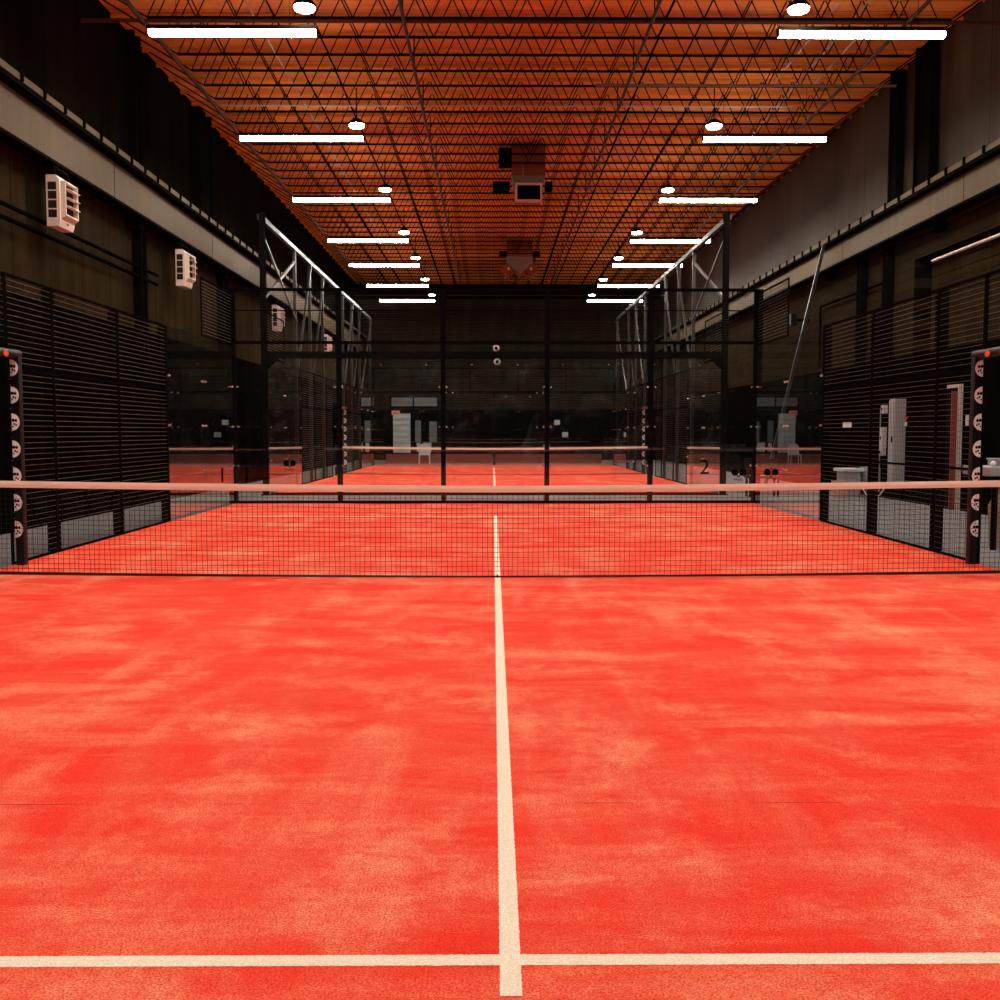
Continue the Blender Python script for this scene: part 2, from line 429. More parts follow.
def gate_bays(o, both):
    s = -1 if o.location.x < 0 else 1
    mesh_panel(o, (0, .9, 0), R(90), NAR_WIRE, NAR_FRAME)
    mesh_panel(o, (0, -.9, 2.28), R(90), OVER_WIRE, OVER_FRAME)
    if not both: link('post', POST, o, (s*.08, 2.11, 0))
    if both: mesh_panel(o, (0, -2, 0), R(90), NAR_WIRE, NAR_FRAME)
for o in [o for o in COL.objects if o.name.startswith('mesh_fence')]: gate_bays(o, False)
for s, side in ((-1, 'left'), (1, 'right')):
    gate_bays(side_fence(C2, s, (-6,-4,2,4), 'wire mesh fence along the %s of the court behind the glass' % side), True)

# padded gateways ---------------------------------------------------------
def half_oval(cx, cz, y, s, hw=.085, hh=.086):
    """D-shaped white badge in x-z plane, flat side towards -s"""
    pts = []
    for i in range(13):
        a = -PI/2 + PI*i/12; pts.append((cx + s*hw*math.cos(a), cz + hh*math.sin(a)))
    return MB().prism(pts, 1, y, y-.003)
def gateway(s, label, yc=0):
    x = s*(4.865 if s < 0 else 4.885); t = thing('padded_gateway', (x, yc+.83, 0), label, 'gateway')
    # column pad, slightly rounded
    pc = MB(); n = 12
    prof = []
    for i in range(16):
        a = 2*PI*i/16; cx = .042*max(-1, min(1, 1.35*math.cos(a))); cy = .042*max(-1, min(1, 1.35*math.sin(a))); prof.append((cx, cy))
    pc.prism(prof, 2, .02, 2.14); pc.build('post_pad', M['pad'], t)
    for k in range(7):
        z = 2.02 - k*.272
        b = half_oval(s*.040, z, -.0785, -s, .080).build('badge', M['white'], t); b['label'] = 'white half oval badge'
        m = MB()
        for dx, dz, r in ((-.018,.018,.015),(-.046,.016,.014),(-.03,-.02,.010),(-.015,-.045,.008),(-.05,-.03,.009)):
            pts = [(s*(.044+dx)+r*math.cos(2*PI*i/8), z+dz+r*1.2*math.sin(2*PI*i/8)) for i in range(8)]
            m.prism(pts, 1, -.0451, -.0465)
        m.build('badge_mark', M['black'], b)
    bar = MB()
    bar.tube((0,.05,2.16),(0,-1.7,2.16), .045, 12); bar.build('top_pad', M['pad'], t)
    for k in range(3):
        y = -.30-.3*k; pts = [(y+.05*math.cos(2*PI*i/14), 2.145+.028*math.sin(2*PI*i/14)) for i in range(14)]
        MB().prism(pts, 0, -s*.045, -s*.049).build('orange_badge', M['orange'], t)
    return t
# keep the badges on the pad face
def half_oval(cx, cz, y, s, hw=.085, hh=.086):
    pts = []
    for i in range(13):
        a = -PI/2 + PI*i/12; pts.append((cx + s*hw*math.cos(a), cz + hh*math.sin(a)))
    return MB().prism(pts, 1, y+.0365, y+.0335)
gateway(-1, 'black padded gate frame with white badges at the left end of the net')
gateway(1, 'black padded gate frame with white badges at the right end of the net')
gateway(-1, 'padded gate frame on the left side of the second court, seen through glass', C2)
gateway(1, 'padded gate frame on the right side of the second court, seen through glass', C2)

# glass -------------------------------------------------------------------
CLIP = MB().tube((-.045,0,0),(.045,0,0), .012, 8)
def glass_panel(loc, rz, w, h, label, m, bolts_top=True, clips=(.73,1.48,2.24), side=-1, group=None):
    """pane in local x-z, x 0..w; fittings on local -y"""
    t = thing('glass_panel', loc, label, 'glass wall panel', group); t.rotation_euler.z = rz
    MB().box(.004, w-.004, -.006, .006, .05, h).build('pane', m, t)
    key = (w, h, bolts_top)
    for z in clips:
        for xx in (.07, w-.07):
            b = MB(); b.tube((xx,-.03,z),(xx,.02,z), .017, 10); b.build('bolt', M['bolt'], t)
    if bolts_top:
        for xx in (.5, w-.5):
            b = MB(); b.tube((xx,-.03,h-.13),(xx,.02,h-.13), .017, 10); b.build('bolt', M['bolt'], t)
    return t
names5 = ['far left', 'left of centre', 'central', 'right of centre', 'far right']
for i in range(5):
    glass_panel((-5+2*i, 10, 0), 0, 2, 3.05, 'clear glass panel, %s of the five behind the front court' % names5[i], M['glass'], False)
    glass_panel((-5+2*i, C2-10, 0), 0, 2, 2.98, 'frameless glass panel, %s of five at the near end of the second court' % names5[i], M['glass_far'])
    glass_panel((-5+2*i, C2+10, 0), 0, 2, 2.98, 'glass panel, %s of five at the far end of the second court' % names5[i], M['glass'])
for s, side in ((-1,'left'),(1,'right')):
    for y, w in ((6,'next to the mesh fence'),(8,'in the far corner')):
        glass_panel((s*5.02, y+(.075 if y==6 else .04), 0), R(90), 1.955, 3.0, 'glass side panel on the %s of the front court %s' % (side, w), M['glass'], False)
        glass_panel((s*5.02, C2-y, 0), R(-90), 2, 3.0, 'glass side panel on the %s of the second court, %s' % (side, 'nearest the mesh fence' if y==6 else 'in its near corner'), M['glass_far'], False)
        glass_panel((s*5.02, C2+y+(.075 if y==6 else .04), 0), R(90), 1.955, 3.0, 'glass side panel at the far %s of the second court, %s' % (side, 'beside the mesh' if y==6 else 'in the end corner'), M['glass'], False)

# court 1 end frame
t = thing('end_wall_frame', (0,10.04,0), 'black steel frame with mesh top around the glass behind the front court', 'frame')
for x in (-3,-1,1,3):
    MB().box(x-.046,x+.046,.0,.10,0,4.1).build('post', M['steel'], t)
for s in (-1,1):
    MB().box(s*5.06-.07,s*5.06+.07,-.02,.14,0,4.1).build('corner_post', M['steel'], t)
MB().box(-5,5,.02,.07,4.08,4.12).build('top_rail', M['steel'], t)
MB().box(-5,5,.02,.07,3.06,3.10).build('middle_rail', M['steel'], t)
MB().box(-5,5,-.0,.09,0,.05).build('bottom_rail', M['steel'], t)
for x in (-5,-3,-1,1,3):
    mesh_panel(t, (x, .045, 3.10), 0, BACK_WIRE, BACK_FRAME)
for s, side in ((-1,'left'),(1,'right')):
    for yc, ya, w in ((0,8,'front court'),(C2,-10,'second court, near end'),(C2,8,'second court, far end')):
        q = thing('corner_mesh', (s*5.03, yc+ya, 3.02), 'raised wire mesh panel above the %s corner glass of the %s' % (side, w), 'mesh panel')
        f = mesh_panel(q, (0,0,0), R(90), COR_WIRE, COR_FRAME)
# court 2 structure with the tall side trusses
t = thing('end_beam', (0,C2-10.09,0), 'heavy black beam above the frameless glass of the second court', 'beam')
MB().box(-4.965,4.965,-.05,.05,2.98,3.13).build('beam', M['steel'], t)
for s in (-1,1):
    MB().prism([(s*4.98,2.98),(s*4.98,2.72),(s*4.72,2.98)],1,-.03,.03).build('gusset', M['steel'], t)
tag(MB().box(-4.92,4.92,-.05,.05,0,.06).build('base_rail', M['steel'], None, (0,C2-10.1,-.012)), 'low black rail on the floor below the frameless glass', 'rail')
t = thing('far_end_frame', (0,C2+10.05,0), 'black frame at the far end of the second court with a central post', 'frame')
MB().box(-5.05,5.05,-.04,.04,2.98,3.08).build('beam', M['steel'], t)
MB().box(-.06,.06,-.04,.04,0,2.98).build('post', M['steel'], t)
MB().box(-5.05,5.05,-.03,.03,4.0,4.04).build('top_rail', M['steel'], t)
for s in (-1,1): MB().box(s*5.06-.05,s*5.06+.05,-.05,.05,0,4.04).build('corner_post', M['steel'], t)
for x in (-5,-3,-1,1,3): mesh_panel(t, (x, 0, 3.08), 0, BACK_WIRE, BACK_FRAME)
cam_th = tag(MB().lathe([(.02,.0),(.05,.01),(.075,.05),(.078,.09),(.05,.13),(.02,.14)], (0,0,0), 18).build('round_camera', M['plastic'], None, (.03,C2-10.09,3.13)),
     'white round camera standing on the beam above the second court', 'camera', 'round cameras')
MB().tube((0,-.079,.07),(0,-.084,.07), .035, 14).build('lens', M['black'], cam_th)
d2 = dup(cam_th, (.05,C2-10.09,2.84), 'white round camera hanging just under the beam of the second court')

for s, side in ((-1,'left'),(1,'right')):
    x = s*5.12; H = 6.05; y0 = C2-10; yy = [y0, y0+3.9, y0+6.0, y0+8.1, y0+12.2, y0+14.4, y0+16.4, y0+19.85]
    t = thing('side_truss', (x, 0, 0), 'tall open steel truss standing along the %s of the second court' % side, 'truss')
    cp = thing('corner_post', (s*5.03, y0-.10, -.012), 'tall black post with the %s end of the truss at its top' % side, 'post')
    MB().bevbox(-.062,.062,-.06,.06,0,H+.07,.006).build('shaft', M['steel'], cp); MB().box(-.1,.1,-.08,.08,0,.02).build('base_plate', M['steel'], cp)
    MB().box(-.05,.05,y0,y0+19.9,H-.05,H+.05).build('top_chord', M['truss'], t)
    for y in yy[1:]: MB().box(-.04,.04,y-.04,y+.04,0,H-.05).build('upright', M['truss'], t)
    o = -s*.05
    MB().bar((o,y0+.05,5.7),(o,yy[1]-.05,4.2),.04,.05).build('brace', M['truss'], t)
    MB().bar((o+s*.05,y0+.05,4.2),(o+s*.05,yy[1]-.05,5.7),.04,.07).build('brace', M['truss'], t)
    for a, b in ((6.0,3.9),(8.1,6.2),(14.4,12.2),(16.4,14.5),(19.85,16.6)):
        MB().bar((o,y0+a,H-.08),(o,y0+b,3.02),.05,.06).build('brace', M['truss'], t)

# painted numbers and marks on glass -------------------------------------------
def text_mesh(txt, size):
    cu = bpy.data.curves.new('txt','FONT'); cu.body = txt; cu.size = size; cu.align_x = 'CENTER'; cu.extrude = .001; cu.resolution_u = 4
    o = bpy.data.objects.new('txt', cu); COL.objects.link(o); bpy.context.view_layer.update()
    me = bpy.data.meshes.new_from_object(o); bpy.data.objects.remove(o); me.materials.clear(); me.materials.append(M['black']); return me
def decal_text(txt, size, loc, rz, label):
    o = link('court_number', text_mesh(txt, size), None, loc); o.rotation_euler = (R(90),0,rz); return tag(o, label, 'number')
def decal_logo(loc, rz, label):
    mb = MB()
    for s in (-1,1):
        pts = [(s*.105+.092*math.cos(2*PI*i/24), .17+.095*math.sin(2*PI*i/24)) for i in range(24)]
        mb.prism(pts, 1, -.001, .001)
        mb.prism([(s*.06,.10),(s*.02,.03),(s*-.005,.04),(s*.035,.12)], 1, -.001, .001)
    mb.prism([(0,.30),(-.03,.265),(0,.235),(.03,.265)],1,-.001,.001)
    o = mb.build('padel_logo', M['black'], None, loc); o.rotation_euler.z = rz; o.scale = (.72,1,.72)
    w = link('logo_text', text_mesh('PADEL', .085), o, (0,0,-.055)); w.rotation_euler.x = R(90)
    return tag(o, label, 'logo')
decal_text('1', .40, (-4.78, 9.985, .42), 0, 'black number one at the far left of the glass behind the front court')
decal_logo((4.70, 9.985, .48), 0, 'black racket logo at the far right of the glass behind the front court')
decal_text('2', .47, (4.64, C2-10.012, .45), 0, 'black number two on the near right glass of the second court')
decal_logo((-4.53, C2-10.012, .57), 0, 'black racket logo on the near left glass of the second court')

# ------------------------------------------------------------------ hall steel
def crane_beam(name_side, xe, xw, ztop, zbot, s, label):
    """s = +1: wall on the left, beam faces +x"""
    t = thing('crane_beam', (0,0,0), label, 'beam')
    a, b = -12., 40.9
    MB().box(min(xw-s*.2,xe),max(xw-s*.2,xe),a,b,ztop-.13,ztop-.06).build('top_flange', M['steel'], t)
    MB().box(min(xw-s*.02,xw),max(xw-s*.02,xw),a,b,zbot+.06,ztop-.13).build('web', M['girder'], t)
    MB().box(min(xw-s*.12,xw+s*.12),max(xw-s*.12,xw+s*.12),a,b,zbot,zbot+.05).build('bottom_flange', M['steel'], t)
    MB().box(min(xe-s*.06,xe),max(xe-s*.06,xe),a,b,ztop-.06,ztop+.03).build('rail', M['girder'], t)
    y = 2.9; k = 0
    cl = MB(); cl.box(-.035,.035,-.02,.02,-.07,.05); cl = cl.mesh('clip', M['steel'])
    while y < 34: link('rail_clip', cl, t, (xe+s*.0, y, ztop)); y += .68
    for y in range(2, 36, 6):
        mb = MB(); mb.box(min(xw,xw+s*.004), max(xw,xw+s*.004), y-.004,y+.004, zbot+.06, ztop-.14); mb.build('web_joint', M['steel'], t)
        w = XL if s > 0 else XR
        MB().box(min(w,xw-s*.02), max(w,xw-s*.02), y+1.2, y+1.5, zbot-.14, zbot).build('bracket', M['steel'], t)
    return t
crane_beam('left', -6.28, -6.45, 6.07, 5.22, 1, 'long grey painted crane girder high along the left wall')
crane_beam('right', 7.83, 7.98, 5.90, 5.20, -1, 'long grey painted crane girder high along the right wall')
def column(x, y, w, d, z0, z1, label):
    t = thing('steel_column', (x,y,z0), label, 'column'); h = z1-z0
    MB().box(-d/2,d/2,-w/2,-w/2+.05,0,h).build('flange', M['steel'], t)
    MB().box(-d/2,d/2,w/2-.05,w/2,0,h).build('flange', M['steel'], t)
    MB().box(-.02,.02,-w/2+.05,w/2-.05,0,h).build('web', M['steel'], t)
column(XL+.09, 9.6, .35, .16, 6.02, ZD, 'dark steel column on the left wall above the girder, nearer one')
column(XL+.09, 14.0, 1.0, .16, 6.02, ZD, 'broad dark steel column on the left wall above the girder, farther one')
column(XR-.15, 11.3, .40, .16, 5.82, ZD, 'dark steel column on the right wall above the girder, farther one')
column(XR-.15, 9.9, .7, .16, 5.82, ZD, 'broad dark steel column on the right wall above the girder, nearer one')
column(XL+.09, 9.7, .30, .16, 2.8, 5.2, 'dark column under the left girder between the two nearest heaters')
column(XL+.09, 15.5, .5, .16, 2.8, 5.2, 'dark column under the left girder beyond the second heater')
column(XR-.09, 13.2, .24, .16, 2.8, 5.18, 'dark column under the right girder beside the block wall')
column(XR-.09, 11.7, .24, .16, 2.8, 5.18, 'dark column under the right girder next to the deep wall recess')

# knee strut on the right
t = tag(MB().bar((7.80,14.76,5.8),(6.48,14.76,-.01),.07,.07).build('diagonal_strut', M['truss']), 'pale slanting steel strut leaning from the right girder behind the corner glass', 'strut')
fl = thing('wall_floodlight', (8.0,17.2,4.3), 'small black floodlight on the right wall beside the slanting strut', 'floodlight')
MB().bevbox(-.28,-.12,-.16,.16,-.16,.16,.02).build('head', M['pad'], fl); MB().box(-.12,.25,-.03,.03,-.03,.03).build('arm', M['steel'], fl)

# conduits on left wall
for z, y0, lab in ((4.42, -2, 'upper dark conduit running along the left wall above the fence'), (4.24, 3.2, 'lower dark conduit running along the left wall above the fence')):
    t = thing('wall_conduit', (XL+.14, 0, z), lab, 'pipe')
    MB().tube((0,y0,0),(0,10.5,0),.03,8).build('pipe', M['darkpipe'], t)
    for y in (3.4, 9.7): MB().box(-.14,.04,y-.04,y+.04,-.05,.05).build('bracket', M['darkpipe'], t)
tag(MB().path([(XL+.022,2.6,4.38),(XL+.022,2.9,4.34),(XL+.022,3.15,4.2),(XL+.022,3.3,4.0),(XL+.022,3.5,3.98),(XL+.022,3.62,4.12),(XL+.022,3.6,4.17)],.022).build('cable_loop', M['darkpipe']),
    'dark cable hanging in a loop below the conduits on the left wall', 'cable')
tag(MB().path([(XR-.1,12.0,4.5),(XR-.1,16.0,4.5),(XR-.1,16.0,3.0)],.03).build('wall_pipe', M['darkpipe']), 'dark pipe bent down the block wall on the right', 'pipe')
rd = MB()
for i in range(12): rd.box(.02+.012*(i%2), .05, -5.4, 6, i*.2, i*.2+.19)
tag(rd.build('roller_door', M['wall'], None, (XR+.28,4.5,2.4)), 'dark slatted roller shutter inside the recess of the right wall', 'shutter')
tag(MB().tube((XR-.12,1.5,4.55),(XR-.12,9.5,4.55),.03,8).build('steel_rail', M['silver']), 'silver rail across the top of the recess in the right wall', 'rail')

# ------------------------------------------------------------------ roof joists
ZB, ZT = 7.97, 8.61; JX0, JX1 = -5.55, 7.3; PITCH = .624
def joist():
    b = MB().box(JX0,JX1,-.02,.02,-.017,.017).mesh('bottom_chord', M['joist'])
    tc = MB().box(XL+.02,XR-.02,-.03,.03,ZT-ZB-.03,ZT-ZB+.03).mesh('top_chord', M['chord'])
    w = MB(); D = ZT-ZB; x = -1.03 - PITCH*7
    while x < JX1-.3:
        w.tube((x,0,0),(x+PITCH/2,0,D),.0105,4,False); w.tube((x+PITCH/2,0,D),(x+PITCH,0,0),.0105,4,False); x += PITCH
    w.tube((JX0,0,0),(XL+.1,0,D),.013,4,False); w.tube((JX0,0,0),(JX0+.3,0,D),.0105,4,False); w.tube((JX1,0,0),(XR-.05,0,D),.013,4,False)
    return b, tc, w.mesh('web', M['joist'])
jb, jt, jw = joist()
y = 7.14-.79*3
while y < 40.5:
    t = thing('roof_joist', (0,y,ZB), 'black open web steel joist spanning under the orange timber deck', 'joist', 'open web roof joists')
    link('bottom_chord', jb, t); link('top_chord', jt, t); link('web', jw, t)
    y += .79
tag(MB().box(XL,XR,40.6,40.8,7.9,8.6).build('end_girder', M['joist']), 'black girder across the hall at the far end of the roof', 'girder')

hang = MB().tube((0,0,.03),(0,0,.6),.012,6).mesh('hanger', M['joist'])
def roof_pipe(x, z, r, m, y0, y1, label, step=2.37):
    t = thing('roof_pipe', (x,0,z), label, 'pipe')
    MB().tube((0,y0,0),(0,y1,0),r,8).build('pipe', m, t)
    y = y0+.5
    while step and y < y1: link('hanger', hang, t, (0,y,0)); y += step
roof_pipe(-1.46, ZB-.06, .03, M['rust'], 4, 36, 'brown sprinkler pipe under the joists, left of the hanging heaters')
roof_pipe(2.50, ZB-.06, .03, M['rust'], 4, 36, 'brown sprinkler pipe under the joists, right of the hanging heaters')
roof_pipe(-5.62, ZB-.05, .04, M['rust'], 3, 36, 'thick brown pipe running under the joists beside the left wall', 0)
roof_pipe(6.60, ZB-.05, .035, M['rust'], 3, 36, 'brown pipe running under the joists beside the right wall', 0)
roof_pipe(-3.98, ZB+.25, .014, M['conduit'], 5, 30, 'thin bright conduit threading the joists above the left lamps', 0)
roof_pipe(5.45, ZB+.20, .014, M['conduit'], 7, 10.6, 'short bright conduit among the joists, first from the middle on the right', 0)
roof_pipe(5.95, ZB+.25, .014, M['conduit'], 7, 24, 'long bright conduit among the joists above the right lamps', 0)
roof_pipe(6.25, ZB+.20, .014, M['conduit'], 7.5, 10.8, 'short bright conduit among the joists, nearest the right wall', 0)
def cross_pipe(y, z, x0, x1, r, label, m):
    tag(MB().tube((x0,y,z),(x1,y,z),r,8).build('cross_pipe', m), label, 'pipe')
cross_pipe(11.35, ZB-.05, -5.5, 6.0, .013, 'thin pale conduit crossing the whole roof below the joists', M['conduit'])
cross_pipe(10.1, ZB-.05, 1.9, 7.6, .025, 'silver pipe crossing the right half of the roof', M['ductgrey'])
cross_pipe(7.14, ZB-.05, -6.6, 8.15, .03, 'thick dark pipe crossing the roof near the first lamps', M['rust'])
cross_pipe(39.5, 7.91, -6.70, 8.2, .03, 'rusty pipe crossing the hall at the far wall', M['rust'])

# ------------------------------------------------------------------ lamps
ys = [5.68*1012/(432.3-v)+.38-9.5 for v in (32.5,138,199.5,240.5,265,285.5,300.5)]
ZL = 7.05
def strip_lamp(loc, label):
    t = thing('strip_lamp', loc, label, 'lamp')
    MB().box(-1.2,1.2,-.055,.055,.0,.055).build('housing', M['steel'], t)
    MB().box(-1.18,1.18,-.045,.045,-.070,-.001).build('lens_body', M['lampside'], t)
    MB().box(-1.18,1.18,-.045,.045,-.075,-.0705).build('lens', M['lamp'], t)
    for x in (-1.19,1.19): MB().box(x-.01,x+.01,-.052,.052,-.08,0).build('end_cap', M['steel'], t)
    for x in (-.8,.8): MB().tube((x,0,.055),(x,0,.92),.004,5).build('hanging_wire', M['joist'], t)
    return t
def high_bay(loc, label):
    t = thing('high_bay_lamp', loc, label, 'lamp')
    MB().lathe([(.15,.0),(.16,.03),(.12,.07),(.05,.12)], (0,0,0), 24).build('housing', M['steel'], t)
    MB().lathe([(.135,-.035),(.145,-.02),(.148,-.001)], (0,0,0), 24).build('lens_rim', M['lampside'], t)
    MB().lathe([(.13,-.041),(.134,-.0355)], (0,0,0), 24).build('lens', M['disc'], t)
    MB().tube((0,0,.12),(0,0,.70),.012,6).build('hanging_rod', M['joist'], t)
    return t
ords = ['nearest', 'second nearest', 'third nearest', 'fourth from the front', 'third from the back', 'second from the back', 'farthest back']
s0 = b0 = None
allys = [(-.4-9.5+9.2, None), (ys[0]-5, None)]
for side, x, bx in (('left', -3.72, -2.66), ('right', 5.20, 4.22)):
    for i, y in enumerate(ys):
        a = 'long white strip lamp on the %s, %s of its row' % (side, ords[i]); b = 'round white high bay lamp on the %s, %s of its row' % (side, ords[i])
        if s0 is None: s0 = strip_lamp((x,y,ZL), a); b0 = high_bay((bx,y-.25,7.27), b)
        else: dup(s0, (x,y,ZL), a); dup(b0, (bx,y-(.25 if i == 0 else 0),7.27), b)
    for i, y in enumerate((-.2, -5.1)):
        w = ('just ahead of', 'above')[i]
        dup(s0, (x,y,ZL), 'strip lamp on the %s %s the viewer, out of the picture' % (side, w)); dup(b0, (bx,y,7.27), 'round lamp on the %s %s the viewer, out of the picture' % (side, w))
    dup(s0, (x,-10.,ZL), 'strip lamp on the %s behind the viewer, out of the picture' % side)

# ------------------------------------------------------------------ heaters
def wall_heater(loc, label):
    t = thing('wall_heater', loc, label, 'heater')
    MB().prism([(-.095,-.36),(.07,-.36),(.095,-.28),(.095,.30),(.04,.36),(-.095,.36)],1,-.25,.25).build('casing', M['heater'], t)
    g = MB()
    for k in range(4): g.box(-.07,.05,-.256,-.25,.10-.13*k+.05,.10-.13*k+.16)
    g.build('side_grille', M['grille'], t)
    h = MB()
    h.box(.095,.17,-.22,-.20,-.20,.28); h.box(.095,.17,.20,.22,-.20,.28); h.box(.095,.17,-.22,.22,.26,.28); h.prism([(.095,-.26),(.17,-.20),(.17,-.185),(.095,-.20)],1,-.22,.22)
    h.build('outlet_hood', M['heater'], t)
    MB().box(.096,.105,-.20,.20,-.19,.26).build('dark_opening', M['grille'], t)
    for k in range(3): MB().prism([(.11,-.06+.12*k),(.21,-.075+.12*k),(.21,-.067+.12*k),(.11,-.052+.12*k)],1,-.20,.20).build('louvre', M['heater'], t)
    MB().box(.096,.101,-.02,.03,-.31,-.29).build('badge', M['black'], t)
    b = MB(); b.prism([(-.05,.36),(.05,.36),(.02,.48),(-.02,.48)],1,-.25,-.22); b.prism([(-.05,.36),(.05,.36),(.02,.48),(-.02,.48)],1,.22,.25); b.box(-.06,.02,-.25,.25,.45,.50)
    b.box(-.16,-.02,-.05,.05,.46,.60)
    b.build('hanging_bracket', M['steel'], t)
    return t
hx = -6.325
h0 = wall_heater((hx,5.5,4.68), 'white louvred heater under the left girder, nearest and largest of four')
for y, l in ((11.4,'white louvred heater under the left girder, second nearest'),(20.3,'white louvred heater under the left girder behind the truss post'),(29.1,'white louvred heater under the left girder, farthest and partly hidden')):
    dup(h0, (hx,y,4.68), l)

t = thing('hanging_heater', (.86, 16.4, 7.14), 'brown ceiling heater with a square black outlet, nearer of two', 'heater')
MB().box(-.42,.42,0,.85,.68,1.40).build('body', M['duct'], t)
MB().box(-.75,-.42,.2,.8,1.05,1.40).build('side_box', M['joist'], t)
MB().prism([(-.42,.68),(.42,.68),(.36,.46),(.33,.12),(-.33,.12),(-.36,.46)],1,.05,.80).build('hopper', M['ductgrey'], t)
fr = MB(); fr.box(-.34,.34,-.08,.05,.0,.06); fr.box(-.34,.34,-.08,.05,.42,.47); fr.box(-.34,-.29,-.08,.05,.06,.42); fr.box(.29,.34,-.08,.05,.06,.42)
f = fr.build('outlet_frame', M['skin'], t); MB().box(-.29,.29,-.04,.04,.06,.42).build('outlet', M['black'], f)
MB().box(-.90,-.48,.1,.4,.30,.55).build('fan_box', M['joist'], t); MB().box(.42,.60,.1,.4,.35,.55).build('fan_box', M['joist'], t)
MB().tube((-.15,-.02,.6),(-.15,-.02,.95),.015,6).build('vent_pipe', M['ductgrey'], t)
t = thing('hanging_heater', (.96, 28.6, 7.1), 'brown ceiling heater with two splayed outlets, farther of two', 'heater')
MB().box(-.48,.48,0,.9,.78,1.40).build('body', M['duct'], t)
MB().prism([(-.48,.78),(.48,.78),(.48,.55),(.0,.12),(-.48,.55)],1,.02,.8).build('hopper', M['ductgrey'], t)
for s in (-1,1):
    MB().prism([(s*.50,.55),(s*.70,.30),(s*.38,.02),(s*.18,.26)],1,-.05,.8).build('outlet', M['duct'], t)
    MB().box(s*.62-.14,s*.62+.14,.1,.4,.85,1.0).build('fan_box', M['joist'], t)
    MB().tube((s*.42,-.06,.32),(s*.42,-.08,.32),.05,12).build('knob', M['skin'], t)

# ------------------------------------------------------------------ right side items
wx = XR-.03
def cabinet(y0, y1, d, z0, z1, label, name='electrical_cabinet', m='cab'):
    t = thing(name, (wx,(y0+y1)/2,z0), label, 'cabinet'); w = (y1-y0)/2
    MB().bevbox(-d,0,-w,w,0,z1-z0,.01).build('body', M[m], t)
    MB().bevbox(-d-.02,-d,-w+.02,w-.02,.04,z1-z0-.04,.006).build('door', M[m], t)
    MB().box(-d-.04,-d-.02,-w+.06,-w+.09,(z1-z0)*.5,(z1-z0)*.5+.12).build('handle', M['steel'], t)
    return t
c = cabinet(10.75, 11.05, .22, .30, 2.04, 'tall grey electrical cabinet with an orange warning sticker on the right wall')
MB().prism([(-.15,1.38),(-.06,1.38),(-.105,1.30)],1,-.402,-.405).build('warning_sticker', M['orange'], c)
MB().box(-.13,-.08,-.405,-.402,1.20,1.28).build('paper_label', M['white'], c)
cabinet(12.0, 12.7, .20, .10, .62, 'low wide grey electrical box beneath the narrow cabinet')
cabinet(12.05, 12.3, .16, .62, 1.86, 'narrow grey electrical cabinet left of the tall one')
for y, z, h, l in ((11.75,1.85,.18,'small white box on the right wall beside the top of the tall cabinet'),(11.78,1.25,.45,'grey meter box on the right wall halfway down the tall cabinet'),(11.8,.95,.14,'small white switch box low beside the tall cabinet')):
    tt = thing('switch_box', (wx,y,z), l, 'switch box'); MB().bevbox(-.10,0,-.07,.07,-h/2,h/2,.008).build('body', M['plastic'], tt); MB().box(-.115,-.10,-.015,.015,-.03,.03).build('switch', M['black'], tt)
t = thing('low_cabinet', (7.75,12.6,-.012), 'low grey cabinet with a pale overhanging lid behind the right fence', 'cabinet')
MB().bevbox(-.18,.18,-.25,.25,0,.52,.01).build('body', M['cab'], t); MB().bevbox(-.24,.24,-.3,.3,.53,.60,.01).build('lid', M['plastic'], t)
t = thing('tool_box', (7.45,12.2,-.012), 'small tan box standing before the low grey cabinet', 'box')
MB().bevbox(-.16,.10,-.12,.12,0,.30,.01).build('body', M['skin'], t); MB().bevbox(-.17,.11,-.13,.13,.30,.34,.006).build('lid', M['tan'], t)
tag(MB().path([(7.9,12.2,.20),(7.88,11.9,.06),(7.88,11.5,.02),(7.9,11.2,.08),(7.92,10.9,.3)],.015).build('white_hose', M['white']), 'white hose looping from the tall cabinet towards the low box', 'hose')
# door
d = MB(); d.box(wx-.06,wx,8.30,8.38,-.012,2.22); d.box(wx-.06,wx,9.22,9.34,-.012,2.22); d.box(wx-.06,wx,8.38,9.22,2.16,2.22)
dr = tag(d.build('door_1', M['silver']), kind='structure')
MB().box(wx-.012,wx-.002,8.38,9.22,-.012,2.16).build('dark_doorway', M['black'], dr)  # black sheet; darkness of the open doorway put in as colour
o = MB().box(wx-.15,wx-.012,8.40,8.43,0,2.10).build('door_leaf', M['leaf'], dr)
t = thing('light_switch', (wx,8.1,1.58), 'small white light switch right of the silver door frame', 'switch')
MB().bevbox(-.02,0,-.05,.05,-.09,.09,.006).build('plate', M['plastic'], t); MB().box(-.03,-.02,-.015,.015,-.03,.03).build('toggle', M['white'], t)
t = tag(MB().box(-.01,0,-.28,.28,-.06,.06).build('wall_sign', M['white'], None, (wx,14.1,1.54)), 'small white sign on the dark right wall seen through the mesh', 'sign')
